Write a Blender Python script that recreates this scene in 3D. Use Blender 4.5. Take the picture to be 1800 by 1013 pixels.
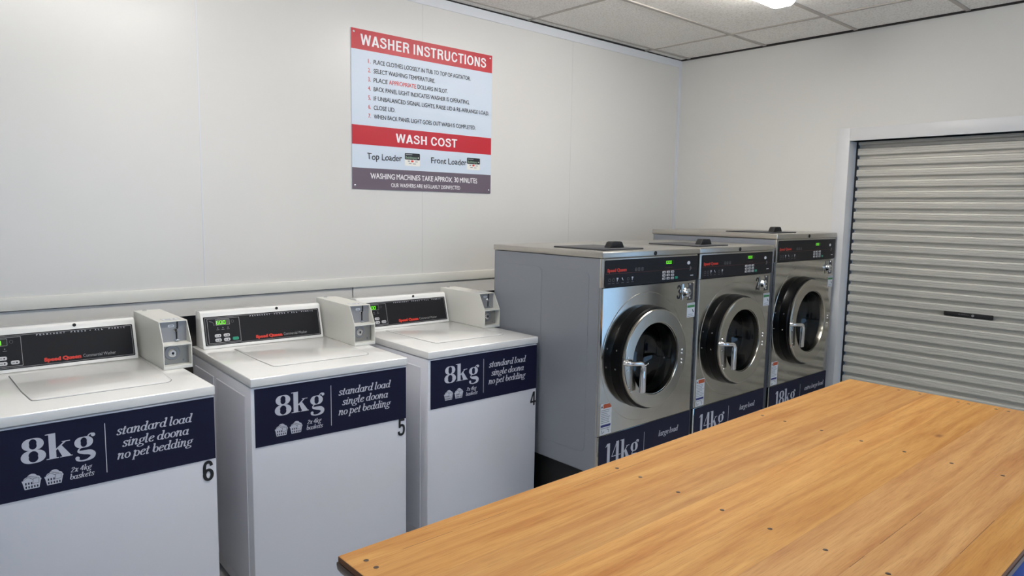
import bpy, bmesh, math, random
from mathutils import Vector, Matrix
from mathutils.geometry import tessellate_polygon

random.seed(7)
S = bpy.context.scene
COL = S.collection
for o in list(bpy.data.objects):
    bpy.data.objects.remove(o, do_unlink=True)

# ------------------------------------------------------------------ camera, sky, exposure
def make_camera():
    yaw, pitch, roll = -.7293, -.1122, .0162
    cy, sy, cp, sp = math.cos(yaw), math.sin(yaw), math.cos(pitch), math.sin(pitch)
    f = Vector((-sy * cp, cy * cp, sp)); r = Vector((cy, sy, 0)); u = r.cross(f)
    c, s = math.cos(roll), math.sin(roll)
    r2, u2 = c * r + s * u, -s * r + c * u
    cam = bpy.data.cameras.new('camera'); ob = bpy.data.objects.new('camera', cam); COL.objects.link(ob)
    cam.sensor_width = 36; cam.lens = 36 * 1232.81 / 1800; cam.clip_start = .05
    m = Matrix((r2, u2, -f)).transposed().to_4x4(); m.translation = Vector((0, -3.441, 1.542))
    ob.matrix_world = m
    S.camera = ob
make_camera()
S.view_settings.view_transform = 'Standard'
S.view_settings.look = 'None'
S.view_settings.gamma = 1
S.view_settings.use_curve_mapping = False
S.view_settings.exposure = 0.35
LAMP = 27.0          # diffuser radiance
SKY = 1.7
W_ = bpy.data.worlds.new('sky'); S.world = W_; W_.use_nodes = True
bg = W_.node_tree.nodes['Background']
bg.inputs[0].default_value = (.40, .64, 1, 1); bg.inputs[1].default_value = SKY
def portal(name, loc, rot, sx, sz):
    l = bpy.data.lights.new(name, 'AREA'); l.shape = 'RECTANGLE'; l.size = sx; l.size_y = sz
    l.cycles.is_portal = True
    o = bpy.data.objects.new(name, l); COL.objects.link(o); o.location = loc; o.rotation_euler = rot
XB, H = 4.863, 2.7445                       # right wall plane, ceiling height
YR, XL = -6.3, -2.9                         # wall behind the camera, left wall
portal('daylight_portal_rear', (.95, YR + .02, 1.45), (math.radians(90), 0, 0), 4.9, 1.9)
portal('daylight_portal_side', (XB + .1, -3.86, 1.07), (0, math.radians(90), 0), 2.06, 1.18)

# ------------------------------------------------------------------ materials
def lin(c):
    return tuple((v / 12.92 if v <= .04045 else ((v + .055) / 1.055) ** 2.4) for v in [x / 255 for x in c]) + (1,)
MATS = {}
def mat(name, rgb, rough=.5, metal=0, coat=0, emit=0, spec=.5, bump=None, vary=None):
    if name in MATS: return MATS[name]
    m = bpy.data.materials.new(name); m.use_nodes = True
    nt = m.node_tree; b = nt.nodes['Principled BSDF']
    b.inputs['Base Color'].default_value = lin(rgb)
    b.inputs['Roughness'].default_value = rough; b.inputs['Metallic'].default_value = metal
    b.inputs['Coat Weight'].default_value = coat; b.inputs['Coat Roughness'].default_value = .08
    b.inputs['Specular IOR Level'].default_value = spec
    if emit:
        b.inputs['Emission Color'].default_value = lin(rgb); b.inputs['Emission Strength'].default_value = emit
    if bump or vary:
        tc = nt.nodes.new('ShaderNodeTexCoord')
    if bump:                                     # (scale xyz, strength, distance)
        mp = nt.nodes.new('ShaderNodeMapping'); mp.inputs['Scale'].default_value = bump[0]
        n = nt.nodes.new('ShaderNodeTexNoise'); n.inputs['Scale'].default_value = 1; n.inputs['Detail'].default_value = 3
        bp = nt.nodes.new('ShaderNodeBump'); bp.inputs['Strength'].default_value = bump[1]; bp.inputs['Distance'].default_value = bump[2]
        nt.links.new(tc.outputs['Object'], mp.inputs[0]); nt.links.new(mp.outputs[0], n.inputs['Vector'])
        nt.links.new(n.outputs[0], bp.inputs['Height']); nt.links.new(bp.outputs[0], b.inputs['Normal'])
    if vary:                                     # (scale xyz, amount, second colour)
        mp = nt.nodes.new('ShaderNodeMapping'); mp.inputs['Scale'].default_value = vary[0]
        n = nt.nodes.new('ShaderNodeTexNoise'); n.inputs['Scale'].default_value = 1; n.inputs['Detail'].default_value = 5
        rp = nt.nodes.new('ShaderNodeValToRGB'); rp.color_ramp.elements[0].position = .35; rp.color_ramp.elements[1].position = .68
        rp.color_ramp.elements[0].color = lin(rgb); rp.color_ramp.elements[1].color = lin(vary[1])
        nt.links.new(tc.outputs['Object'], mp.inputs[0]); nt.links.new(mp.outputs[0], n.inputs['Vector'])
        nt.links.new(n.outputs[0], rp.inputs[0]); nt.links.new(rp.outputs[0], b.inputs['Base Color'])
    MATS[name] = m
    return m

wall_m = mat('wall_laminate', (217, 215, 211), .3, spec=.5, bump=((30, 30, 30), .05, .002))
wallb_m = mat('wall_painted', (222, 220, 215), .55, spec=.35, bump=((60, 60, 60), .08, .002))
trim_m = mat('trim_paint', (224, 222, 214), .4)
pvc_m = mat('corner_bead_plastic', (218, 220, 224), .3)
frame_m = mat('door_frame_paint', (222, 221, 221), .4)
void_m = mat('dark_wall_and_gap_shade', (40, 36, 34), .9)  # dark wall below the panels, also the painted shadow lines round the ceiling
floor_m = mat('floor_vinyl', (200, 197, 192), .4, vary=((6, 6, 6), (210, 207, 203)))  # tone raised so light bounced off the floor lifts the ceiling
tbar_m = mat('ceiling_grid_metal', (178, 171, 163), .55)
white_m = mat('white_enamel', (236, 235, 232), .14, coat=.3)
whitef_m = mat('white_enamel_cool_shade', (224, 224, 230), .3, coat=.2, bump=((300, 300, 300), .04, .001))  # cooler, darker copy of white enamel: bluish front shade put into the colour
coin_m = mat('coin_box_paint', (222, 221, 214), .38)
coing_m = mat('coin_plate_grey', (150, 150, 152), .4, metal=.35)
coind_m = mat('coin_recess_zinc', (160, 157, 150), .42, metal=.5)
black_m = mat('black_gloss_panel', (28, 27, 30), .45, spec=.22)
slot_m = mat('black_matt', (12, 12, 13), .6)
rubber_m = mat('black_rubber', (5, 5, 6), .28, spec=.22)
line_m = mat('silver_print', (150, 150, 152), .4)
faint_m = mat('faint_grey_print', (96, 95, 98), .5)
whitep_m = mat('white_print', (198, 199, 210), .45)
red_m = mat('red_logo', (205, 52, 34), .45)
dred_m = mat('dark_red_line', (110, 48, 44), .5)
green_m = mat('green_key', (20, 140, 110), .35)
key_m = mat('pale_key', (196, 195, 198), .35)
lcd_m = mat('display_window', (24, 34, 14), .25)
led_m = mat('green_digits', (104, 224, 40), .5, emit=.9)
navy_m = mat('navy_sticker', (22, 24, 50), .5, spec=.2)
num_m = mat('number_vinyl', (18, 18, 20), .4)
grey_m = mat('grey_side_paint', (132, 136, 144), .36, coat=.15, bump=((120, 120, 120), .05, .001))
chrome_m = mat('chrome', (225, 225, 228), .08, metal=1)
steel_m = mat('brushed_steel_lid', (196, 192, 184), .3, metal=1, bump=((4, 260, 260), .06, .001))
front_m = mat('brushed_steel_front', (182, 179, 172), .11, metal=1, bump=((240, 240, 3), .03, .001), vary=((3, 3, 3), (196, 193, 186)))
ring_m = mat('satin_steel_ring', (184, 180, 171), .16, metal=1)
drum_m = mat('drum_steel', (30, 30, 31), .5, metal=.6, bump=((160, 160, 160), .3, .002))
hatch_m = mat('dark_grey_hatch', (62, 62, 66), .45)
label_m = mat('label_white', (226, 228, 232), .4)
orange_m = mat('warning_orange', (196, 84, 40), .45)
blue_m = mat('label_blue', (38, 46, 120), .45)
lgreen_m = mat('label_green', (66, 140, 82), .45)
text_m = mat('label_text_grey', (150, 153, 160), .5)
sred_m = mat('sign_red', (190, 32, 48), .4)
sblue_m = mat('sign_pale_blue', (208, 219, 233), .4)
sgrey_m = mat('sign_plum_grey', (104, 92, 104), .4)
sblk_m = mat('sign_black', (24, 26, 34), .45)
swht_m = mat('sign_white', (240, 238, 240), .45)
srdt_m = mat('sign_red_text', (214, 70, 66), .45)
cream_m = mat('sticker_cream', (236, 234, 228), .45)
sage_m = mat('sticker_sage', (150, 176, 152), .45)
brown_m = mat('dark_edge_wood', (78, 56, 46), .4, coat=.2)
nail_m = mat('nail_head', (82, 66, 56), .45, metal=.6)
blk_steel_m = mat('black_table_steel', (20, 20, 23), .45)
shutter_m = mat('shutter_grey', (202, 199, 190), .42, metal=.15)
tub_m = mat('blue_plastic', (52, 84, 160), .4)
lamp_body_m = mat('lamp_body_white', (235, 235, 232), .4)
diff_m = mat('lamp_diffuser', (255, 252, 247), .4, emit=LAMP)

def tile_mat():
    m = bpy.data.materials.new('acoustic_tile'); m.use_nodes = True; nt = m.node_tree; b = nt.nodes['Principled BSDF']
    b.inputs['Roughness'].default_value = .85
    tc = nt.nodes.new('ShaderNodeTexCoord')
    n = nt.nodes.new('ShaderNodeTexNoise'); n.inputs['Scale'].default_value = 95; n.inputs['Detail'].default_value = 3
    rp = nt.nodes.new('ShaderNodeValToRGB'); e = rp.color_ramp.elements
    e[0].position = .36; e[0].color = lin((224, 220, 213)); e[1].position = .52; e[1].color = lin((246, 243, 238))
    n2 = nt.nodes.new('ShaderNodeTexNoise'); n2.inputs['Scale'].default_value = 2.5
    mx = nt.nodes.new('ShaderNodeMix'); mx.data_type = 'RGBA'; mx.blend_type = 'MULTIPLY'; mx.inputs[0].default_value = .1
    bp = nt.nodes.new('ShaderNodeBump'); bp.inputs['Strength'].default_value = .3; bp.inputs['Distance'].default_value = .002
    L = nt.links.new
    L(tc.outputs['Object'], n.inputs[0]); L(tc.outputs['Object'], n2.inputs[0]); L(n.outputs[0], rp.inputs[0])
    L(rp.outputs[0], mx.inputs[6]); L(n2.outputs[0], mx.inputs[7]); L(mx.outputs[2], b.inputs['Base Color'])
    L(n.outputs[0], bp.inputs['Height']); L(bp.outputs[0], b.inputs['Normal'])
    return m
tile_m = tile_mat()

def wood_mat():
    m = bpy.data.materials.new('oiled_timber_planks'); m.use_nodes = True; nt = m.node_tree; b = nt.nodes['Principled BSDF']
    L = nt.links.new; N = nt.nodes.new
    b.inputs['Roughness'].default_value = .55; b.inputs['Specular IOR Level'].default_value = .3
    tc = N('ShaderNodeTexCoord'); sep = N('ShaderNodeSeparateXYZ'); L(tc.outputs['Object'], sep.inputs[0])
    def math_(op, a, bb=None):
        x = N('ShaderNodeMath'); x.operation = op
        for i, v in enumerate((a, bb)):
            if v is None: continue
            if isinstance(v, (int, float)): x.inputs[i].default_value = v
            else: L(v, x.inputs[i])
        return x.outputs[0]
    t = math_('DIVIDE', math_('ADD', sep.outputs[1], 5.06), .125)
    idx = math_('MINIMUM', math_('FLOOR', t), 39); fr = math_('FRACT', t)
    wn = N('ShaderNodeTexWhiteNoise'); wn.noise_dimensions = '1D'; L(idx, wn.inputs['W'])
    off = math_('MULTIPLY', wn.outputs[0], 37.0)
    cmb = N('ShaderNodeCombineXYZ')
    L(math_('ADD', math_('MULTIPLY', sep.outputs[0], 1.2), off), cmb.inputs[0]); L(math_('MULTIPLY', sep.outputs[1], 20), cmb.inputs[1]); L(off, cmb.inputs[2])
    n1 = N('ShaderNodeTexNoise'); n1.inputs['Scale'].default_value = 1.5; n1.inputs['Detail'].default_value = 6; n1.inputs['Roughness'].default_value = .6; n1.inputs['Distortion'].default_value = .5; L(cmb.outputs[0], n1.inputs[0])
    cmb2 = N('ShaderNodeCombineXYZ')
    L(math_('ADD', math_('MULTIPLY', sep.outputs[0], 16), off), cmb2.inputs[0]); L(math_('MULTIPLY', sep.outputs[1], 380), cmb2.inputs[1])
    n2 = N('ShaderNodeTexNoise'); n2.inputs['Scale'].default_value = 1; n2.inputs['Detail'].default_value = 3; L(cmb2.outputs[0], n2.inputs[0])
    r1 = N('ShaderNodeValToRGB'); L(n1.outputs[0], r1.inputs[0]); e = r1.color_ramp.elements
    e[0].position = .31; e[0].color = lin((184, 124, 66)); e[1].position = .70; e[1].color = lin((218, 168, 104))
    x = r1.color_ramp.elements.new(.5); x.color = lin((204, 150, 88))
    hs = N('ShaderNodeHueSaturation'); L(r1.outputs[0], hs.inputs['Color'])
    L(math_('ADD', math_('MULTIPLY', wn.outputs[0], .17), .91), hs.inputs['Value'])
    sat = N('ShaderNodeTexWhiteNoise'); sat.noise_dimensions = '1D'; L(math_('ADD', idx, 91.3), sat.inputs['W'])
    L(math_('ADD', math_('MULTIPLY', sat.outputs[0], .1), .95), hs.inputs['Saturation'])
    r2 = N('ShaderNodeValToRGB'); L(n2.outputs[0], r2.inputs[0]); r2.color_ramp.elements[0].position = .3; r2.color_ramp.elements[0].color = (.72, .66, .6, 1); r2.color_ramp.elements[1].position = .5
    mx = N('ShaderNodeMix'); mx.data_type = 'RGBA'; mx.blend_type = 'MULTIPLY'; mx.inputs[0].default_value = .55
    L(hs.outputs[0], mx.inputs[6]); L(r2.outputs[0], mx.inputs[7])
    # plank joints, open only here and there
    n3 = N('ShaderNodeTexNoise'); n3.inputs['Scale'].default_value = 3.2; L(tc.outputs['Object'], n3.inputs[0])
    d = math_('ABSOLUTE', math_('SUBTRACT', fr, .5))
    near = math_('GREATER_THAN', d, .4935); far = math_('GREATER_THAN', n3.outputs[0], .6)
    seam = math_('MULTIPLY', near, math_('ADD', math_('MULTIPLY', far, .5), .16))
    mx2 = N('ShaderNodeMix'); mx2.data_type = 'RGBA'; L(seam, mx2.inputs[0]); L(mx.outputs[2], mx2.inputs[6]); mx2.inputs[7].default_value = lin((70, 42, 22))
    # knots
    vo = N('ShaderNodeTexVoronoi'); mp = N('ShaderNodeMapping'); mp.inputs['Scale'].default_value = (2.2, 4.5, .001); mp.inputs['Location'].default_value = (.31, .2, 0)
    L(tc.outputs['Object'], mp.inputs[0]); L(mp.outputs[0], vo.inputs[0]); vo.inputs['Scale'].default_value = 1
    kn = N('ShaderNodeValToRGB'); L(vo.outputs['Distance'], kn.inputs[0]); kn.color_ramp.elements[0].position = .015; kn.color_ramp.elements[0].color = (.75, .75, .75, 1); kn.color_ramp.elements[1].position = .06; kn.color_ramp.elements[1].color = (0, 0, 0, 1)
    mx3 = N('ShaderNodeMix'); mx3.data_type = 'RGBA'; L(kn.outputs[0], mx3.inputs[0]); L(mx2.outputs[2], mx3.inputs[6]); mx3.inputs[7].default_value = lin((132, 78, 36))
    L(mx3.outputs[2], b.inputs['Base Color'])
    bp = N('ShaderNodeBump'); bp.inputs['Strength'].default_value = .12; bp.inputs['Distance'].default_value = .002; L(n2.outputs[0], bp.inputs['Height']); L(bp.outputs[0], b.inputs['Normal'])
    return m
wood_m = wood_mat()

def glass_mat(name, tint, thin):
    m = bpy.data.materials.new(name); m.use_nodes = True; nt = m.node_tree; nt.nodes.clear()
    o = nt.nodes.new('ShaderNodeOutputMaterial'); t = nt.nodes.new('ShaderNodeBsdfTransparent'); g = nt.nodes.new('ShaderNodeBsdfGlossy')
    mx = nt.nodes.new('ShaderNodeMixShader'); ge = nt.nodes.new('ShaderNodeNewGeometry'); v = nt.nodes.new('ShaderNodeVectorMath'); v.operation = 'DOT_PRODUCT'
    nt.links.new(ge.outputs['Normal'], v.inputs[0]); nt.links.new(ge.outputs['Incoming'], v.inputs[1])
    def mt(op, a, b):
        n = nt.nodes.new('ShaderNodeMath'); n.operation = op
        for q, w in enumerate((a, b)):
            if isinstance(w, (int, float)): n.inputs[q].default_value = w
            else: nt.links.new(w, n.inputs[q])
        return n.outputs[0]
    fr = mt('MULTIPLY_ADD', mt('POWER', mt('SUBTRACT', 1, mt('ABSOLUTE', v.outputs['Value'], 0)), 5), .6); fr.node.inputs[2].default_value = .05
    t.inputs[0].default_value = tint; g.inputs['Roughness'].default_value = .02
    nt.links.new(fr, mx.inputs[0]); nt.links.new(t.outputs[0], mx.inputs[1]); nt.links.new(g.outputs[0], mx.inputs[2]); nt.links.new(mx.outputs[0], o.inputs[0])
    return m
pane_m = glass_mat('window_glass', (.95, .97, .97, 1), True)
port_m = glass_mat('door_glass', (.72, .74, .74, 1), True)

# ------------------------------------------------------------------ mesh building
class M:
    def __init__(s): s.bm = bmesh.new(); s.cnt = 0
    def add(s, vs, fs, mi=0):
        v = [s.bm.verts.new(p) for p in vs]
        for f in fs:
            try: s.bm.faces.new([v[i] for i in f]).material_index = mi
            except ValueError: pass
        return s
    def box(s, x0, x1, y0, y1, z0, z1, r=0, mi=0, seg=2):
        t = bmesh.new()
        vs = [t.verts.new((x, y, z)) for x in (x0, x1) for y in (y0, y1) for z in (z0, z1)]
        for f in ((0, 1, 3, 2), (4, 6, 7, 5), (0, 4, 5, 1), (2, 3, 7, 6), (0, 2, 6, 4), (1, 5, 7, 3)): t.faces.new([vs[i] for i in f])
        return s._take(t, r, mi, seg)
    def _take(s, t, r, mi, seg=2):
        bmesh.ops.recalc_face_normals(t, faces=t.faces)
        if r: bmesh.ops.bevel(t, geom=t.edges[:], offset=r, segments=seg, profile=.5, affect='EDGES', clamp_overlap=True)
        t.verts.index_update()
        s.add([v.co.copy() for v in t.verts], [[v.index for v in f.verts] for f in t.faces], mi); t.free()
        return s
    def prism(s, pts, a, b, axis='x', r=0, mi=0, seg=2):
        # pts in the plane across axis: x -> (y,z), y -> (x,z), z -> (x,y)
        f = {'x': lambda p, h: (h, p[0], p[1]), 'y': lambda p, h: (p[0], h, p[1]), 'z': lambda p, h: (p[0], p[1], h)}[axis]
        t = bmesh.new(); A = [t.verts.new(f(p, a)) for p in pts]; B = [t.verts.new(f(p, b)) for p in pts]; n = len(pts)
        t.faces.new(A); t.faces.new(B[::-1])
        for i in range(n): t.faces.new([A[i], B[i], B[(i + 1) % n], A[(i + 1) % n]])
        return s._take(t, r, mi, seg)
    def lathe(s, prof, c, axis='y', n=64, mi=0, close=False):
        # prof [(radius, height along axis)]
        e = {'y': lambda r, h, a: (c[0] + r * math.cos(a), c[1] + h, c[2] + r * math.sin(a)), 'z': lambda r, h, a: (c[0] + r * math.cos(a), c[1] + r * math.sin(a), c[2] + h),
             'x': lambda r, h, a: (c[0] + h, c[1] + r * math.cos(a), c[2] + r * math.sin(a))}[axis]
        t = bmesh.new(); rows = []
        for r, h in prof:
            rows.append([t.verts.new(e(0, h, 0))] if r < 1e-6 else [t.verts.new(e(r, h, 2 * math.pi * k / n)) for k in range(n)])
        if close: rows.append(rows[0])
        for A, B in zip(rows, rows[1:]):
            for k in range(n):
                j = (k + 1) % n
                q = [A[k % len(A)], A[j % len(A)], B[j % len(B)], B[k % len(B)]]
                u = []
                for v in q:
                    if v not in u: u.append(v)
                if len(u) > 2: t.faces.new(u)
        return s._take(t, 0, mi)
    def tube(s, pts, r, n=10, mi=0, cap=True):
        pts = [Vector(p) for p in pts]; rr = r if isinstance(r, (list, tuple)) else [r] * len(pts)
        t = bmesh.new(); rows = []; pu = None
        for i, p in enumerate(pts):
            d = (pts[min(i + 1, len(pts) - 1)] - pts[max(i - 1, 0)]).normalized()
            u = (pu - d * pu.dot(d)).normalized() if pu else d.orthogonal().normalized(); pu = u; v = d.cross(u)
            rows.append([t.verts.new(p + (u * math.cos(2 * math.pi * k / n) + v * math.sin(2 * math.pi * k / n)) * rr[i]) for k in range(n)])
        for A, B in zip(rows, rows[1:]):
            for k in range(n): t.faces.new([A[k], A[(k + 1) % n], B[(k + 1) % n], B[k]])
        if cap: t.faces.new(rows[0][::-1]); t.faces.new(rows[-1])
        return s._take(t, 0, mi)
    def flat(s, vf, fmap, mi=0):
        # overlapping strokes lie a hair above one another
        V, F = vf; up = list(range(len(V)))
        def top(i):
            while up[i] != i: up[i] = up[up[i]]; i = up[i]
            return i
        for f in F:
            for i in f[1:]: up[top(i)] = top(f[0])
        seen = {}; k0 = s.cnt; P = [Vector(fmap(*p)) for p in V]
        n = (Vector(fmap(1, 0)) - Vector(fmap(0, 0))).cross(Vector(fmap(0, 1)) - Vector(fmap(0, 0))).normalized()
        for i in range(len(V)): P[i] += n * (2e-5 * ((k0 + seen.setdefault(top(i), len(seen))) % 13))
        s.cnt += len(seen)
        return s.add(P, F, mi)
    def build(s, name, mats, parent=None, angle=32):
        me = bpy.data.meshes.new(name); s.bm.to_mesh(me); s.bm.free()
        for m in (mats if isinstance(mats, (list, tuple)) else [mats]): me.materials.append(m)
        for p in me.polygons: p.use_smooth = True
        me.set_sharp_from_angle(angle=math.radians(angle))
        o = bpy.data.objects.new(name, me); COL.objects.link(o)
        if parent: o.parent = parent
        return o

def thing(name, label, cat, loc=(0, 0, 0), rz=0, group=None, kind=None):
    o = bpy.data.objects.new(name, None); COL.objects.link(o); o.empty_display_size = .1
    o.location = loc; o.rotation_euler = (0, 0, rz)
    return tag(o, label, cat, group, kind)
def tag(o, label, cat, group=None, kind=None):
    o['label'] = label; o['category'] = cat
    if group: o['group'] = group
    if kind: o['kind'] = kind
    return o
def setting(o, label, cat): return tag(o, label, cat, None, 'structure')

# ------------------------------------------------------------------ 2-D shapes and lettering
def merge(*vfs):
    V, F = [], []
    for v, f in vfs:
        k = len(V); V += list(v); F += [[i + k for i in q] for q in f]
    return V, F
def rect(x0, x1, z0, z1): return [(x0, z0), (x1, z0), (x1, z1), (x0, z1)], [(0, 1, 2, 3)]
def rrect(x0, x1, z0, z1, r, n=5):
    P = []
    for cx, cz, a in ((x1 - r, z0 + r, -90), (x1 - r, z1 - r, 0), (x0 + r, z1 - r, 90), (x0 + r, z0 + r, 180)):
        P += [(cx + r * math.cos(math.radians(a + 90 * k / n)), cz + r * math.sin(math.radians(a + 90 * k / n))) for k in range(n + 1)]
    return P
def poly(P): return list(P), [tuple(range(len(P)))]
def disc(cx, cz, rx, rz=None, n=24):
    rz = rz or rx
    return poly([(cx + rx * math.cos(2 * math.pi * k / n), cz + rz * math.sin(2 * math.pi * k / n)) for k in range(n)])
def loop(P, w):
    # outline of a closed polygon, w wide inwards
    n = len(P); cx = sum(p[0] for p in P) / n; cz = sum(p[1] for p in P) / n
    hx = max(p[0] for p in P) - cx; hz = max(p[1] for p in P) - cz
    Q = [(cx + (p[0] - cx) * (hx - w) / hx, cz + (p[1] - cz) * (hz - w) / hz) for p in P]
    return P + Q, [(i, (i + 1) % n, n + (i + 1) % n, n + i) for i in range(n)]
def ribbon(P, wid, closed=False):
    n = len(P); V, F = [], []
    for i, p in enumerate(P):
        a = P[(i - 1) % n] if closed or i > 0 else p; b = P[(i + 1) % n] if closed or i < n - 1 else p
        tx, tz = b[0] - a[0], b[1] - a[1]; d = math.hypot(tx, tz) or 1; tx /= d; tz /= d
        w = wid(i / max(1, n - 1), tx, tz) / 2
        V += [(p[0] - tz * w, p[1] + tx * w), (p[0] + tz * w, p[1] - tx * w)]
    for i in range(n if closed else n - 1):
        j = (i + 1) % n; F.append((2 * i, 2 * i + 1, 2 * j + 1, 2 * j))
    return V, F
def spline(P, n=7):
    if len(P) < 3: return P
    Q = [P[0]] + list(P) + [P[-1]]; out = []
    for i in range(1, len(Q) - 2):
        a, b, c, d = Q[i - 1:i + 3]
        for k in range(n):
            t = k / n
            out.append(tuple(.5 * (2 * b[m] + (c[m] - a[m]) * t + (2 * a[m] - 5 * b[m] + 4 * c[m] - d[m]) * t * t + (3 * b[m] - a[m] - 3 * c[m] + d[m]) * t ** 3) for m in range(len(b))))
    return out + [P[-1]]
def pen(thick, thin, p=1.6): return lambda t, tx, tz: thin + (thick - thin) * abs(tz) ** p
def tab(W): return lambda t, tx, tz: W[min(int(t * (len(W) - 1)), len(W) - 2)] * (1 - (t * (len(W) - 1) % 1 if t < 1 else 1)) + W[min(int(t * (len(W) - 1)), len(W) - 2) + 1] * (t * (len(W) - 1) % 1 if t < 1 else 1)
def ring(cx, cz, rx, rz, thick, thin, n=40, p=1.6):
    return ribbon([(cx + rx * math.cos(2 * math.pi * k / n), cz + rz * math.sin(2 * math.pi * k / n)) for k in range(n)], pen(thick, thin, p), True)

def fat_glyph(c):
    if c == '8': return merge(ring(.40, .705, .235, .215, .24, .03), ring(.40, .225, .275, .235, .26, .035)), .84
    if c == 'k': return merge(rect(.07, .30, 0, 1), rect(-.03, .38, 0, .03), poly([(-.04, .965), (.07, .955), (.07, 1), (-.04, .99)]), ribbon([(.28, .33), (.62, .62)], tab([.05, .05])),
                              rect(.5, .78, .605, .635), poly([(.34, .40), (.47, .505), (.80, .02), (.50, .02)]), rect(.42, .84, 0, .03)), .86
    if c == 'g': return merge(ring(.38, .44, .215, .205, .22, .03), ribbon(spline([(.50, .60), (.56, .70), (.65, .745), (.73, .72)]), tab([.04, .045, .05])), disc(.715, .685, .075),
                              ribbon(spline([(.30, .25), (.20, .17), (.20, .08), (.38, .035), (.58, .0), (.68, -.09), (.64, -.21), (.46, -.29), (.26, -.29), (.13, -.22), (.17, -.13)]),
                                     tab([.03, .05, .09, .16, .2, .2, .15, .07, .05, .10, .10])), disc(.14, -.17, .075)), .84
    if c == '1': return merge(rect(.13, .36, 0, 1), rect(0, .5, 0, .03), poly([(-.02, .86), (-.02, .835), (.13, .90), (.13, 1)])), .52
    if c == '4': return merge(rect(.38, .61, 0, 1), rect(.24, .74, 0, .03), ribbon([(.45, .99), (.02, .31)], tab([.045, .045])), rect(.0, .78, .29, .325)), .78
def fat(s, x, z, asc, width=None):
    out, adv = [], 0
    for c in s:
        g, a = fat_glyph(c); out.append(([(p[0] + adv, p[1]) for p in g[0]], g[1])); adv += a
    V, F = merge(*out); kx = (width / adv) if width else asc
    return [(x + p[0] * kx, z + p[1] * asc) for p in V], F

IT = {
 'a': (.64, [('o', .27, .32, .2, .29), [(.50, .64), (.46, .14), (.52, .02), (.62, .09)]]),
 'b': (.58, [[(.0, .95), (.12, 1), (.10, .5), (.10, .14)], ('o', .31, .32, .2, .29)]),
 'd': (.66, [('o', .27, .32, .2, .29), [(.38, .96), (.53, 1), (.49, .5), (.47, .14), (.54, .02), (.64, .09)]]),
 'e': (.54, [[(.10, .32), (.36, .40), (.45, .53), (.33, .63), (.16, .52), (.08, .30), (.17, .07), (.33, .03), (.48, .15)]]),
 'g': (.60, [('o', .30, .43, .18, .19), [(.44, .57), (.54, .65), (.62, .62)], ('o', .24, -.16, .25, .14), [(.22, .25), (.13, .14), (.22, .02), (.36, -.02)]]),
 'i': (.32, [[(.02, .56), (.13, .64), (.11, .14), (.17, .02), (.28, .1)], ('.', .17, .88, .075)]),
 'k': (.56, [[(.0, .95), (.12, 1), (.10, .5), (.08, 0)], [(.12, .28), (.30, .42), (.44, .6)], ('.', .44, .58, .06), [(.26, .38), (.38, .08), (.52, .08)]]),
 'l': (.32, [[(.0, .95), (.13, 1), (.10, .5), (.10, .12), (.17, .02), (.27, .1)]]),
 'n': (.62, [[(.0, .56), (.12, .64), (.08, 0)], [(.12, .36), (.26, .6), (.40, .62), (.44, .48), (.41, .14), (.47, .02), (.57, .1)]]),
 'o': (.57, [('o', .28, .33, .21, .29)]),
 'p': (.61, [[(.0, .56), (.13, .64), (.08, -.33)], [(-.04, -.32), (.22, -.32)], ('o', .32, .32, .2, .29)]),
 'r': (.47, [[(.0, .56), (.13, .64), (.08, 0)], [(.12, .36), (.24, .56), (.38, .64)], ('.', .39, .58, .065)]),
 's': (.47, [[(.41, .48), (.36, .62), (.22, .64), (.11, .54), (.16, .41), (.31, .28), (.37, .17), (.29, .04), (.14, .03), (.05, .16)]]),
 't': (.39, [[(.20, .88), (.13, .14), (.19, .02), (.32, .1)], [(.02, .62), (.36, .62)]]),
 'x': (.56, [[(.04, .56), (.15, .62), (.36, .04), (.50, .1)], [(.49, .62), (.04, .02)]]),
 '2': (.56, [[(.08, .68), (.2, .88), (.39, .85), (.42, .64), (.2, .3), (.04, .06)], [(.03, .05), (.48, .05)]]),
 '4': (.58, [[(.36, .92), (.03, .27)], [(.02, .26), (.52, .26)], [(.38, .92), (.36, 0)]]),
}
def italic(s, x0, x1, z, asc, thick=.15, thin=.05):
    out, adv = [], 0
    for c in s:
        if c == ' ': adv += .26; continue
        a, st = IT[c]
        for q in st:
            if q[0] == 'o': g = ring(q[1], q[2], q[3], q[4], thick, thin, 28)
            elif q[0] == '.': g = disc(q[1], q[2], q[3], None, 14)
            else: g = ribbon(spline(q, 6), pen(thick, thin, 1.3))
            out.append(([(p[0] + adv + .2 * p[1], p[1]) for p in g[0]], g[1]))
        adv += a
    V, F = merge(*out); lo = min(p[0] for p in V); hi = max(p[0] for p in V)
    return [(x0 + (p[0] - lo) * (x1 - x0) / (hi - lo), z + p[1] * asc) for p in V], F

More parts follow.
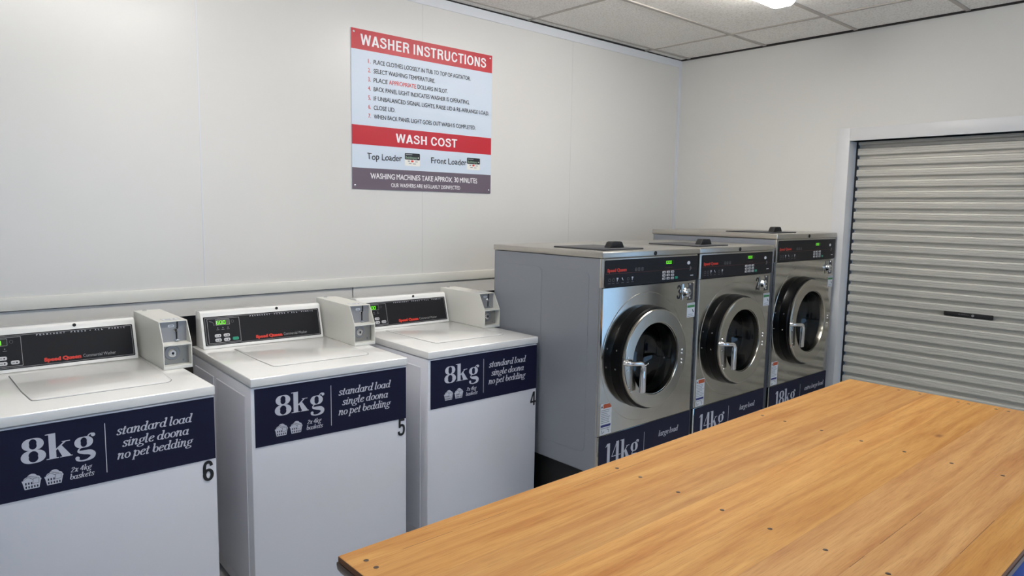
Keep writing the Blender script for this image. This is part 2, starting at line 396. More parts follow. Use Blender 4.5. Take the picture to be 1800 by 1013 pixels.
_sans = {}
def sans_raw(s, bold):
    if (s, bold) not in _sans:
        c = bpy.data.curves.new('lettering', 'FONT'); c.body = s; c.size = 1; c.offset = bold; c.resolution_u = 4; c.fill_mode = 'FRONT'
        o = bpy.data.objects.new('lettering', c); COL.objects.link(o)
        dg = bpy.context.evaluated_depsgraph_get(); me = bpy.data.meshes.new_from_object(o.evaluated_get(dg))
        V = [(v.co.x, v.co.y) for v in me.vertices]; F = [tuple(p.vertices) for p in me.polygons]
        _sans[(s, bold)] = (V, F)
        bpy.data.objects.remove(o, do_unlink=True); bpy.data.curves.remove(c); bpy.data.meshes.remove(me)
    return _sans[(s, bold)]
CAP = None
def sans(s, x0, x1, z, cap, bold=.0):
    # fits the text between x0 and x1, baseline z, capital height cap
    global CAP
    if CAP is None: CAP = max(p[1] for p in sans_raw('H', 0)[0])
    V, F = sans_raw(s, bold); lo = min(p[0] for p in V); hi = max(p[0] for p in V); k = cap / CAP
    return [(x0 + (p[0] - lo) * (x1 - x0) / (hi - lo), z + p[1] * k) for p in V], F
def hand(s, x0, x1, z, cap, bold=.02):
    d = bold * cap * 2.6
    # hand-lettered look: letters sit a little unevenly
    V, F = merge(sans(s, x0, x1 - d, z, cap, 0), sans(s, x0 + d, x1, z, cap, 0), sans(s, x0 + d / 2, x1 - d / 2, z + d / 2, cap, 0))
    return [(p[0] + .06 * (p[1] - z) * math.sin(p[0] * 140), p[1] + cap * .045 * math.sin(p[0] * 95)) for p in V], F
def gp(W): return lambda t, tx, tz: W
GR = {
 'A': (.73, lambda: [poly([(0, 0), (.18, 0), (.45, 1), (.28, 1)]), poly([(.72, 0), (.54, 0), (.28, 1), (.45, 1)]), rect(.16, .56, .20, .34)]),
 'W': (.98, lambda: [poly([(0, 1), (.17, 1), (.34, 0), (.18, 0)]), poly([(.18, 0), (.34, 0), (.56, 1), (.42, 1)]), poly([(.42, 1), (.56, 1), (.80, 0), (.64, 0)]), poly([(.64, 0), (.80, 0), (.98, 1), (.81, 1)])]),
 'H': (.74, lambda: [rect(.06, .23, 0, 1), rect(.51, .68, 0, 1), rect(.2, .55, .43, .58)]),
 'E': (.64, lambda: [rect(.06, .23, 0, 1), rect(.2, .60, 0, .15), rect(.2, .56, .43, .57), rect(.2, .59, .85, 1)]),
 'I': (.30, lambda: [rect(.06, .23, 0, 1)]),
 'N': (.74, lambda: [rect(.06, .22, 0, 1), rect(.52, .68, 0, 1), poly([(.06, 1), (.24, 1), (.68, 0), (.50, 0)])]),
 'T': (.62, lambda: [rect(.22, .39, 0, 1), rect(0, .61, .85, 1)]),
 'U': (.74, lambda: [ribbon(spline([(.145, 1), (.145, .6), (.145, .33), (.21, .13), (.37, .07), (.53, .13), (.595, .33), (.595, .6), (.595, 1)]), gp(.165))]),
 'R': (.72, lambda: [rect(.06, .23, 0, 1), ribbon(spline([(.2, .925), (.42, .925), (.57, .84), (.57, .62), (.42, .53), (.2, .525)]), gp(.15)), ribbon(spline([(.40, .5), (.54, .40), (.57, .2), (.61, 0)]), gp(.165))]),
 'S': (.67, lambda: [ribbon(spline([(.55, .70), (.50, .87), (.33, .93), (.15, .86), (.13, .70), (.30, .57), (.50, .46), (.57, .28), (.47, .11), (.30, .07), (.13, .14), (.08, .31)]), gp(.155))]),
 'C': (.74, lambda: [ribbon(spline([(.62, .68), (.54, .86), (.37, .93), (.20, .84), (.12, .5), (.20, .16), (.37, .07), (.54, .14), (.63, .34)]), gp(.155))]),
 'O': (.78, lambda: [ring(.38, .5, .29, .43, .165, .15, 40)]),
 '6': (.56, lambda: [ring(.28, .31, .185, .24, .17, .13, 40), ribbon(spline([(.45, .74), (.40, .88), (.28, .935), (.15, .87), (.10, .68), (.095, .30)]), gp(.155))]),
 '5': (.56, lambda: [rect(.08, .50, .86, 1), rect(.08, .22, .47, 1), ribbon(spline([(.12, .54), (.28, .62), (.43, .54), (.46, .32), (.40, .12), (.26, .07), (.12, .12), (.08, .27)]), gp(.145))]),
 '4': (.58, lambda: [rect(.32, .48, 0, 1), rect(.0, .58, .2, .33), poly([(0, .32), (.29, 1), (.42, 1), (.15, .32)])]),
 '3': (.54, lambda: [ribbon(spline([(.09, .76), (.14, .89), (.27, .935), (.40, .87), (.42, .72), (.36, .59), (.22, .535)]), gp(.13)), ribbon(spline([(.22, .535), (.40, .46), (.45, .28), (.38, .11), (.25, .065), (.12, .12), (.08, .27)]), gp(.13))]),
 '2': (.54, lambda: [ribbon(spline([(.09, .70), (.13, .87), (.27, .935), (.41, .86), (.43, .68), (.34, .48), (.18, .26), (.11, .08)]), gp(.13)), rect(.05, .49, 0, .13)]),
}
def grot(s, x0, x1, z, cap, gap=.05):
    out, adv = [], 0
    for c in s:
        if c == ' ': adv += .3; continue
        a, g = GR[c]; v, f = merge(*g()); out.append(([(p[0] + adv, p[1]) for p in v], f)); adv += a + gap
    V, F = merge(*out); lo = min(p[0] for p in V); hi = max(p[0] for p in V)
    return [(x0 + (p[0] - lo) * (x1 - x0) / (hi - lo), z + p[1] * cap) for p in V], F
SEG = {'0': 'abcdef', '1': 'bc', '6': 'acdefg', '5': 'acdfg', '8': 'abcdefg'}
def seven(s, x, z, w, h, pitch):
    t = h * .13; out = []
    for i, c in enumerate(s):
        a = x + i * pitch
        B = {'a': (a, a + w, z + h - t, z + h), 'd': (a, a + w, z, z + t), 'g': (a, a + w, z + h / 2 - t / 2, z + h / 2 + t / 2), 'f': (a, a + t, z + h / 2, z + h), 'e': (a, a + t, z, z + h / 2), 'b': (a + w - t, a + w, z + h / 2, z + h), 'c': (a + w - t, a + w, z, z + h / 2)}
        out += [rect(*B[k]) for k in SEG[c]]
    return merge(*out)

def on_front(off, y=0.): return lambda u, v: (u, y - off, v)

# ------------------------------------------------------------------ the room
def room():
    m = M().box(XL, 5.4, YR, .35, -.1, 0); setting(m.build('floor', floor_m), 'pale vinyl floor of the laundry room', 'floor')
    # wall behind the washers: laminate sheets with joint strips, stopping above the dark service gap
    m = M().box(XL, XB + .2, 0, .03, 1.10, H + .12)
    for x in (-.12, 1.118): m.box(x - .0025, x + .0025, -.0009, 0, 1.155, H - .01, r=.0003, mi=2)
    for x in (2.36, 3.60): m.box(x - .0009, x + .0009, -.0006, 0, 1.155, H - .01, mi=3)
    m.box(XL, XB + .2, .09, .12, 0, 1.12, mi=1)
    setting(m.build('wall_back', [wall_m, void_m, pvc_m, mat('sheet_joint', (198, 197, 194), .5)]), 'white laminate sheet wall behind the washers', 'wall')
    m = M().box(XL, XB, -.012, 0, 1.0995, 1.154, r=.003); setting(m.build('trim_1', trim_m), 'cream timber rail along the wall behind the top loaders', 'rail')
    m = M()
    m.box(XL, 1.897, .001, .022, 1.018, 1.0955); m.box(1.903, XB, -.002, .022, 1.018, 1.0995)
    setting(m.build('trim_2', wall_m), 'white panel strip under the timber rail', 'panel strip')
    m = M().box(XL, XB, -.006, 0, H - .055, H - .002); setting(m.build('trim_3', pvc_m), 'pale strip where the back wall meets the ceiling', 'trim')
    m = M().box(XB - .034, XB, -.004, 0, 1.0, H - .055); setting(m.build('trim_4', pvc_m), 'pale vertical strip in the corner of the two walls', 'trim')
    # wall with the shutter doorway and the glazed entrance
    D0, D1, DH = -2.985, -1.368, 2.031; G0, G1, GH = -4.45, -3.27, 2.10
    m = M(); t = XB + .145
    m.box(XB, t, D1, .03, 0, H + .12); m.box(XB, t, D0, D1, DH, H + .12); m.box(XB, t, G1, D0, 0, H + .12)
    m.box(XB, t, G0, G1, GH, H + .12); m.box(XB, t, YR, G0, 0, H + .12)
    setting(m.build('wall_right', wallb_m), 'white painted wall with the roller shutter doorway', 'wall')
    m = M()
    m.box(XB - .0025, t, D1 - .004, D1 + .082, 0, DH + .085, r=.002); m.box(XB - .0025, t, D0, D1 - .004, DH, DH + .085, r=.002); m.box(XB - .0025, t, D0 - .085, D0, 0, DH + .085, r=.002)
    setting(m.build('trim_5', frame_m), 'white painted casing around the roller shutter', 'door casing')
    d = thing('door_1', 'grey corrugated roller shutter closed in the white doorway', 'roller shutter', (5.0, D1, 0), kind='structure')
    # corrugated curtain
    p, top = .0714, 1.934
    prof = [(0, 0), (.014, 0), (.017, .016), (.0195, .0205), (.023, .0215), (.0300, .0218), (.0312, .0202), (.0330, .0202), (.0342, .0218), (.0435, .0218), (.0447, .0202), (.0465, .0202), (.0477, .0216), (.058, .0215), (.0625, .019), (.0665, .010), (.0690, 0)]
    P = []; k = -2
    while top - k * p > .05:
        for dz, dx in prof: P.append((-dx * 1.4, top - k * p - dz))
        k += 1
    zb = P[-1][1]
    vs, fs = [], []
    ya, yb = -.018, D0 - D1 + .018
    for x, z in P: vs += [(x, ya, z), (x, yb, z)]
    for i in range(len(P) - 1): fs.append((2 * i, 2 * i + 1, 2 * i + 3, 2 * i + 2))
    m = M().add(vs, fs); o = m.build('curtain', shutter_m, d, 28)
    M().box(-.02, .02, yb, ya, .0, zb + .005, r=.004).build('bottom_rail', shutter_m, d)
    for y in (-.004, D0 - D1 + .004): M().box(-.026, .04, y - .012, y + .012, 0, 2.1).build('guide', slot_m, d)
    y0, y1 = -1.985 - D1, -2.249 - D1
    lk = M().box(-.036, -.016, y1, y0, .921, .947, r=.003).build('lock_plate', slot_m, d)
    yc = (y0 + y1) / 2
    M().lathe([(0, -.0045), (.007, -.0045), (.008, -.002), (.008, 0)], (-.036, yc - .028, .934), 'x', 20).build('keyhole', coing_m, lk)
    m = M(); f = lambda u, v: (-.0365, yc - u, v)
    m.flat(merge(disc(-.046, .9345, .004), ribbon([(-.038, .936), (.008, .934)], tab([.004, .002]))), f); m.build('emblem', faint_m, lk)
    # glazed entrance, behind the camera's right shoulder
    w = thing('window_1', 'glazed shopfront entrance beside the roller shutter', 'window', (XB + .07, G0, 0), kind='structure')
    m = M(); L_ = G1 - G0
    for a, b, c, e in ((0, .05, 0, GH), (L_ - .05, L_, 0, GH), (.05, L_ - .05, 0, .08), (.05, L_ - .05, GH - .06, GH)): m.box(-.03, .03, a, b, c, e)
    m.build('window_frame', frame_m, w); M().box(-.003, .003, .05, L_ - .05, .08, GH - .06).build('pane', pane_m, w)
    # rear and left walls, out of frame
    m = M(); a, b, c, e = -1.5, 3.4, .5, 2.4
    m.box(XL, a, YR - .15, YR, 0, H + .12); m.box(b, 5.0, YR - .15, YR, 0, H + .12); m.box(a, b, YR - .15, YR, 0, c); m.box(a, b, YR - .15, YR, e, H + .12)
    setting(m.build('wall_rear', wallb_m), 'white wall with an added window behind the viewer', 'wall')
    w = thing('window_2', 'unseen white framed window added behind the viewer for front light', 'window', (a, YR - .07, c), kind='structure'); m = M()  # unseen window, added and sized to cast cool light on the washer fronts
    for x in (0, 1.6, 3.25, 4.85): m.box(x, x + .05, -.03, .03, 0, e - c)
    m.box(0, 4.9, -.03, .03, 0, .05); m.box(0, 4.9, -.03, .03, e - c - .05, e - c); m.build('window_frame', frame_m, w)
    M().box(.05, 4.85, -.003, .003, .05, e - c - .05).build('pane', pane_m, w)
    m = M().box(XL - .15, XL, YR, .03, 0, H + .12); setting(m.build('wall_left', wallb_m), 'plain white wall on the far left of the room', 'wall')
    # suspended ceiling: tiles in a metal grid, roof above
    xs = [3.17 + 1.215 * k for k in range(-5, 2)]; xs = [XL] + [x for x in xs if XL < x < XB - .1] + [XB - .016]
    ys = [-.085 - .643 * k for k in range(0, 10)]; ys = [-.003] + ys; ys = [y for y in ys if y > YR + .1] + [YR]
    m = M()
    for i in range(len(xs) - 1):
        for j in range(len(ys) - 1):
            a, b, c, e = xs[i] + .006, xs[i + 1] - .006, ys[j + 1] + .006, ys[j] - .006
            if e - c < .01 or b - a < .01: continue
            z = [H + .006 + random.uniform(-.003, .003) for _ in range(4)]
            m.add([(a, c, z[0]), (b, c, z[1]), (b, e, z[2]), (a, e, z[3])], [(3, 2, 1, 0)])
    for x in xs[1:-1]: m.box(x - .011, x + .011, YR, -.003, H + .001, H + .014, mi=1)
    for y in ys[1:-1]: m.box(XL, XB - .016, y - .012, y + .012, H + .0005, H + .014, mi=1)
    m.box(XL, XB + .15, YR - .1, .1, H + .10, H + .2, mi=2)
    m.box(XL, XB, -.011, -.0005, H - .0008, H + .02, mi=2); m.box(XB - .020, XB - .0005, YR, -.0005, H - .003, H + .02, mi=2)  # black strips paint the shadow gaps where ceiling meets walls
    setting(m.build('ceiling', [tile_m, tbar_m, void_m]), 'suspended ceiling of speckled acoustic tiles in a metal grid', 'ceiling')
room()

# ------------------------------------------------------------------ ceiling lights
def batten(x0, x1, yc, label):
    t = thing('ceiling_light', label, 'light', ((x0 + x1) / 2, yc, H), 0, 'batten lights on the ceiling'); h = (x1 - x0) / 2
    M().box(-h + .01, h - .01, -.05, .05, -.03, -.001, r=.004).build('lamp_body', lamp_body_m, t)
    P = [(-.075, -.022), (-.075, -.045), (-.066, -.066), (-.045, -.078), (.045, -.078), (.066, -.066), (.075, -.045), (.075, -.022)]
    M().prism(P, -h, h, 'x', r=.012, seg=3).build('diffuser', diff_m, t)
batten(2.55, 3.765, -1.43, 'lit white batten light on the ceiling near the shutter wall')
batten(.25, 1.465, -1.43, 'lit batten light above the numbered top loaders, outside the photo')
batten(1.4, 2.615, -4.9, 'unseen batten light added behind the viewer for room light')  # unseen lamp, added to light the room from behind

# ------------------------------------------------------------------ wall sign
def sign():
    x0, x1, z0, z1 = 1.9005, 2.8745, 1.6369, 2.4828
    t = thing('instruction_sign', 'red and pale blue washer instructions sign high on the back wall', 'sign', (x0, -.001, z0))
    w, h = x1 - x0, z1 - z0
    m = M(); m.box(0, w, -.004, 0, 0, h, mi=0)
    f = lambda k: (lambda u, v: (u - x0, -.004 - .0004 * k, v - z0))
    m.flat(rect(x0, x1, 2.377, z1), f(1), 1); m.flat(rect(x0, x1, 1.878, 1.981), f(1), 1); m.flat(rect(x0, x1, z0, 1.7525), f(1), 2)
    m.flat(grot('WASHER INSTRUCTIONS', 1.957, 2.826, 2.4025, .056), f(2), 4)
    m.flat(grot('WASH COST', 2.176, 2.607, 1.904, .049), f(2), 4)
    rows = [(2.312, 'PLACE CLOTHES LOOSELY IN TUB TO TOP OF AGITATOR.', 2.705), (2.264, 'SELECT WASHING TEMPERATURE.', 2.442), (2.216, None, 2.534), (2.169, 'BACK PANEL LIGHT INDICATES WASHER IS OPERATING.', 2.70),
            (2.119, 'IF UNBALANCED SIGNAL LIGHTS, RAISE LID & RE-ARRANGE LOAD.', 2.853), (2.070, 'CLOSE LID.', 2.172), (2.022, 'WHEN BACK PANEL LIGHT GOES OUT WASH IS COMPLETED.', 2.748)]
    for i, (z, s, xe) in enumerate(rows):
        m.flat(hand('%d.' % (i + 1), 2.002, 2.018, z, .022), f(2), 5)
        if s: m.flat(hand(s, 2.035, xe, z, .0225), f(2), 3)
        else:
            m.flat(hand('PLACE', 2.035, 2.124, z, .0225), f(2), 3); m.flat(hand('APPROPRIATE', 2.133, 2.312, z, .0225), f(2), 5); m.flat(hand('DOLLARS IN SLOT.', 2.322, xe, z, .0225), f(2), 3)
    m.flat(hand('Top Loader', 1.992, 2.216, 1.800, .034, .018), f(2), 3); m.flat(hand('Front Loader', 2.418, 2.681, 1.802, .034, .018), f(2), 3)
    m.flat(hand('WASHING MACHINES TAKE APPROX. 30 MINUTES', 2.013, 2.765, 1.697, .029, .016), f(2), 4)
    m.flat(hand('OUR WASHERS ARE REGUARLY DISINFECTED', 2.145, 2.633, 1.6545, .021, .012), f(2), 4)
    m.build('board', [sblue_m, sred_m, sgrey_m, sblk_m, swht_m, srdt_m], t)
    for a, b in ((2.235, 2.338), (2.683, 2.785)):
        m = M(); g = lambda k: (lambda u, v: (u - x0, -.0052 - .0003 * k, v - z0))
        m.flat(poly(rrect(a, b, 1.778, 1.850, .006)), g(0), 0); m.flat(poly(rrect(a, b, 1.813, 1.850, .006)), g(1), 1)
        m.flat(sans('Bubblepay', a + .006, b - .02, 1.8195, .0125, .012), g(2), 2)
        m.flat(ribbon([(a + .006, 1.842), (a + .05, 1.842)], tab([.005, .004])), g(2), 3); m.flat(poly([(b - .016, 1.822), (b - .005, 1.825), (b - .013, 1.830)]), g(2), 0)
        m.flat(merge(rect(a + .02, a + .034, 1.801, 1.808), rect(b - .034, b - .016, 1.801, 1.805), rect(a + .026, a + .045, 1.790, 1.794), rect(a + .055, a + .075, 1.789, 1.793)), g(2), 3)
        m.flat(merge(disc(a + .047, 1.805, .0055), disc(a + .054, 1.805, .0055)), g(2), 4)
        m.build('payment_sticker', [cream_m, sblk_m, sage_m, text_m, srdt_m], t)
    for u, v in ((.016, h - .018), (w - .016, h - .018), (.016, .02), (w - .016, .02)):
        M().lathe([(0, -.0078), (.004, -.0074), (.006, -.006), (.006, -.004)], (u, 0, v), 'y', 16).build('screw', chrome_m, t)
sign()

# ------------------------------------------------------------------ top-loading washers
def load_sticker(m, x0, x1, z0, z1, k, ox, big, oz, lines, small=None, y=0.):
    """navy sticker with serif lettering; ox/oz shift the printed layout"""
    m.flat(rect(x0, x1, z0, z1), on_front(.0012 + .0004 * k, y), 0)

def top_loader(o, ang, number, label, disp):
    t = thing('top_load_washer', label, 'washing machine', (o[0], o[1], 0), ang, 'white top loading washers')
    W, D, ZT, ZL = .651, .745, .9158, .883
    m = M().box(0, W, .004, D, .03, ZL - .003, r=.006)
    # pressed panels in the side walls
    for s, xo in ((-1, 0), (1, W)):
        for a, b in ((.06, .40), (.44, .70)):
            m.prism([(a, .08), (b, .08), (b, .84), (a, .84)], xo - s * .004, xo + s * .0025, 'x', r=.0022, seg=1)
    m.build('cabinet', whitef_m, t)
    for x in (.05, W - .05):
        for y in (.06, D - .06): M().lathe([(0, 0), (.02, 0), (.02, .008), (.012, .01), (.012, .032)], (x, y, 0), 'z', 16).build('foot', rubber_m, t)
    # worktop with a shallow well for the lid
    m = M().box(-.001, W + .001, -.002, D, ZL, ZT, r=.0045, seg=3); m.build('worktop', white_m, t, 20)
    L = [(.128, .575), (.132, .30), (.139, .17), (.142, .152), (.155, .143), (.53, .139), (.548, .147), (.560, .172), (.5655, .30), (.567, .575)]
    c = (.35, .36)
    m = M().prism([(c[0] + (p[0] - c[0]) * 1.007, c[1] + (p[1] - c[1]) * 1.008) for p in L], ZT - .004, ZT + .0006, 'z', mi=1)
    m.prism(L, ZT - .003, ZT + .0035, 'z', r=.003, seg=2, mi=0)
    m.build('lid', [white_m, faint_m], t)
    # console
    P = [(.632, ZT), (.6355, ZT + .006), (.672, ZT + .140), (.676, ZT + .154), (.688, ZT + .160), (.744, ZT + .158), (.744, ZT)]
    m = M().prism(P, .018, .5675, 'x', r=.006, seg=3); m.build('console', white_m, t, 20)
    M().lathe([(0, -.003), (.006, -.003), (.0065, 0)], (.355, .6735, 1.067), 'y', 16).build('console_screw', slot_m, t)
    sl = (.672 - .6355) / (.140 - .006)
    f = lambda k: (lambda u, v: (u, .6355 + sl * (v - ZT - .006) - .0012 - .0004 * k, v))
    m = M(); m.flat(poly(rrect(.028, .5565, .9285, 1.0515, .004)), f(0), 0); m.flat(loop(rrect(.0335, .552, .9325, 1.0475, .003), .0013), f(1), 1)
    m.flat(loop(rrect(.043, .181, .9375, 1.0425, .002), .0016), f(1), 1); m.flat(loop(rrect(.078, .1385, 1.0125, 1.0385, .003), .0011), f(1), 1)
    x = .229
    for word, n in (('PERMANENT', .087), ('PRESS', .046), ('ALL', .023), ('FABRIC', .052)):
        if word == 'ALL': m.flat(disc(x - .006, 1.0422, .0018, None, 8), f(2), 2); x += .010
        st = n / max(1, len(word) - 1)
        for ch in word:
            m.flat(sans(ch, x + (.002 if ch == 'I' else 0), x + (.0032 if ch == 'I' else .0052), 1.0395, .0052, .01), f(2), 2); x += st
        x += .014
    m.flat(sans('Speed Queen', .246, .3675, .9425, .0120, .065), f(2), 3)
    m.flat(sans('Commercial Washer', .3745, .487, .9430, .0115), f(2), 1)
    m.flat(loop([(.1505 + .006 * math.cos(a * .4), 1.0258 + .006 * math.sin(a * .4)) for a in range(16)], .001), f(2), 4)
    for x in (.085, .107, .129): m.flat(merge(disc(x, 1.0015, .0021, None, 10), rect(x - .006, x + .006, .9935, .9947)), f(2), 1)
    m.flat(merge(ribbon([(.052, 1.033), (.066, 1.027), (.07, 1.02)], tab([.004, .002])), rect(.069, .072, 1.012, 1.02)), f(2), 4)
    m.build('control_panel', [black_m, line_m, whitep_m, red_m, faint_m], t)
    m = M(); m.flat(rect(.0795, .137, 1.0138, 1.0372), f(1), 0); m.flat(seven(disp, .0815, 1.0165, .0108, .0155, .0138), f(2), 1); m.build('display', [lcd_m, led_m], t)
    for x, z, mm in ((.083, .9685, key_m), (.12, .9685, key_m), (.083, .950, key_m), (.12, .950, key_m), (.157, .951, green_m if number == '5' else key_m)):
        m = M(); R = rrect(x - .0135, x + .0135, z - .0068, z + .0068, .0055); n = len(R)
        m.add([f(1)(*p) for p in R] + [f(5)(x + (p[0] - x) * .9, z + (p[1] - z) * .85) for p in R], [(i, (i + 1) % n, n + (i + 1) % n, n + i) for i in range(n)] + [tuple(range(n, 2 * n))], 0)
        if mm is key_m: m.flat(merge(disc(x + .005, z, .0028, None, 10), rect(x - .009, x - .001, z - .001, z + .001)), f(6), 1)
        m.build('button', [mm, slot_m], t)
    # coin box: folded shell open at the front, two recesses
    a, b, yf, yt, zs, zt = .581, .684, .336, .386, 1.0105, 1.0945
    P = [(yf, ZT + .0005), (yf, zs), (yt, zt), (.743, zt), (.743, ZT + .0005)]
    m = M()
    for x in (a, b - .003): m.prism(P, x, x + .003, 'x', r=.0008, seg=1)
    m.box(a + .002, b - .002, yt - .006, .743, zt - .003, zt, r=.0008, seg=1); m.box(a + .002, b - .002, .740, .743, ZT + .001, zt - .002)
    m.prism([(yf - .001, zs - .004), (yf - .001, zs), (.398, zs + .002), (.398, zs - .004)], a + .002, b - .002, 'x')
    m.box(a + .002, b - .002, yf, .395, ZT + .0005, ZT + .013, r=.001, seg=1)
    bx = m.build('coin_box', coin_m, t)
    M().box(a + .003, b - .003, .392, .397, zs, zt - .002).build('slot_plate', coing_m, bx)
    xs = a + .064
    m = M().prism([(xs - .002, zs + .012), (xs + .003, zs + .012), (xs + .003, zs + .047), (xs + .007, zs + .055), (xs + .007, zt - .004), (xs + .002, zt - .004), (xs + .002, zs + .058), (xs - .002, zs + .050)], .390, .394, 'y')
    m.build('coin_slot', slot_m, bx)
    M().lathe([(0, -.006), (.005, -.006), (.0075, -.003), (.0075, 0)], (xs - .004, .391, zs + .047), 'y', 18).build('return_button', chrome_m, bx)
    M().box(xs - .008, xs + .009, .378, .393, zs + .007, zs + .011, r=.001).build('slot_lip', chrome_m, bx)
    m = M(); g = lambda u, v: (u, .3915, v); m.flat(poly(rrect(a + .034, a + .057, zs + .059, zs + .069, .004)), g, 0)
    m.flat(merge(rect(a + .039, a + .052, zs + .0625, zs + .0655)), lambda u, v: (u, .3911, v), 1); m.build('slot_badge', [label_m, text_m], bx)
    m = M().box(a + .003, b - .003, .372, .377, ZT + .012, zs - .003)
    m.build('lock_plate', coind_m, bx)
    lc = (a + .040, .372, ZT + .058)
    m = M().lathe([(0, -.004), (.026, -.004), (.029, -.001), (.029, 0)], lc, 'y', 40, 0)
    m.lathe([(0, -.013), (.011, -.013), (.016, -.009), (.016, -.004)], lc, 'y', 28, 1); m.lathe([(0, -.0138), (.0045, -.0138), (.0046, -.012)], lc, 'y', 12, 2); m.box(lc[0] - .0014, lc[0] + .0014, .3582, .364, lc[2] - .007, lc[2] + .001, mi=2)
    m.build('coin_lock', [coing_m, chrome_m, slot_m], bx)
    for dx, dz in ((.012, .017), (.012, .082), (.083, .082), (.083, .025)): M().lathe([(0, -.003), (.004, -.0025), (.005, 0)], (a + dx, .372, ZT + dz), 'y', 12).build('lock_screw', coing_m, bx)
    M().lathe([(.009, 0), (.009, .004), (.006, .006), (.003, .0062), (0, .006)], (a + .035, .715, zt), 'z', 20).build('top_lock', chrome_m, bx)
    m = M(); g = lambda k: (lambda u, v: (u, v, zt + .0005 + .0003 * k))
    m.flat(rect(a + .022, b - .018, .402, .452), g(0), 0); m.flat(loop([(a + .022, .402), (b - .018, .402), (b - .018, .452), (a + .022, .452)], .002), g(1), 1); m.flat(merge(rect(a + .034, a + .055, .42, .434), rect(b - .04, b - .033, .418, .436)), g(1), 1); m.build('top_label', [label_m, text_m], bx)
    # lettering on the front
    F = lambda k: on_front(.0014 + .0004 * k, .004)
    sx = -.003 if number == '5' else 0
    m = M(); m.flat(rect(.0135, .648, .6545, .8745), F(0), 0)
    m.flat(fat('8kg', .088, .7625, .0795, .199), F(1), 1)
    m.flat(rect(.3095, .3118, .685, .846), F(1), 1)
    m.flat(italic('standard load', .342, .576, .800, .0295), F(1), 1); m.flat(italic('single doona', .357, .5625, .7585, .0295), F(1), 1); m.flat(italic('no pet bedding', .341, .576, .7195, .0295), F(1), 1)
    m.flat(italic('2x 4kg', .212, .271, .708, .0175), F(1), 1); m.flat(italic('baskets', .209, .276, .6855, .0175), F(1), 1)
    for x in (.0865, .1435):
        w = .049
        m.flat(poly([(x + .006, .683), (x + .043, .683), (x + w - .001, .707), (x + .001, .707)]), F(1), 1); m.flat(rect(x, x + w, .7065, .711), F(1), 1)
        m.flat(merge(disc(x + .015, .712, .011, .009), disc(x + .026, .717, .013, .012), disc(x + .037, .712, .010, .009)), F(1), 1)
        m.flat(ribbon(spline([(x + .006, .714), (x + .016, .719), (x + .028, .711)]), tab([.0012, .0012])), F(2), 0); m.flat(ribbon(spline([(x + .016, .724), (x + .028, .719), (x + .038, .716)]), tab([.0012, .0012])), F(2), 0)
        for r_, (z0_, z1_) in enumerate(((.697, .704), (.686, .693))):
            for k in range(5):
                xa = x + .0075 + .0072 * k + (.0005 if r_ == 0 else .0008)
                if r_ == 0 and k > 2: continue
                m.flat(rect(xa, xa + .0035, z0_, z1_), F(2), 0)
        m.flat(loop([(x + .027, .698), (x + .043, .698), (x + .044, .714), (x + .028, .714)], .001), F(2), 0)
    m.build('load_sticker', [navy_m, whitep_m], t)
    m = M(); a0, a1, zz = {'6': (.603, .640, .577), '5': (.608, .643, .582), '4': (.610, .646, .569)}[number]
    m.flat(grot(number, a0, a1, zz, .073 if number != '4' else .070), F(0)); m.build('number_sticker', num_m, t)
    return t
top_loader((.1701, -.9786), 0., '6', 'white top loading washer with black number 6, cut off by the photo edge', '600')
top_loader((.9506, -.9673), -.0423, '5', 'white top loading washer with black number 5, green start key, between the other two', '600')
top_loader((1.7332, -.9618), -.0160, '4', 'white top loading washer with black number 4 beside the grey front loader', '600')

# ------------------------------------------------------------------ front-loading washers
A3, SF = -.0068, 1.008
def plate_hole(m, x0, x1, z0, z1, cx, cz, r, y, mi=0, n=64):
    O = [Vector((x0, z0, 0)), Vector((x1, z0, 0)), Vector((x1, z1, 0)), Vector((x0, z1, 0))]
    I = [Vector((cx + r * math.cos(2 * math.pi * k / n), cz + r * math.sin(2 * math.pi * k / n), 0)) for k in range(n)]
    tris = tessellate_polygon([O, I]); P = O + I
    m.add([(p.x, y, p.y) for p in P], tris, mi)

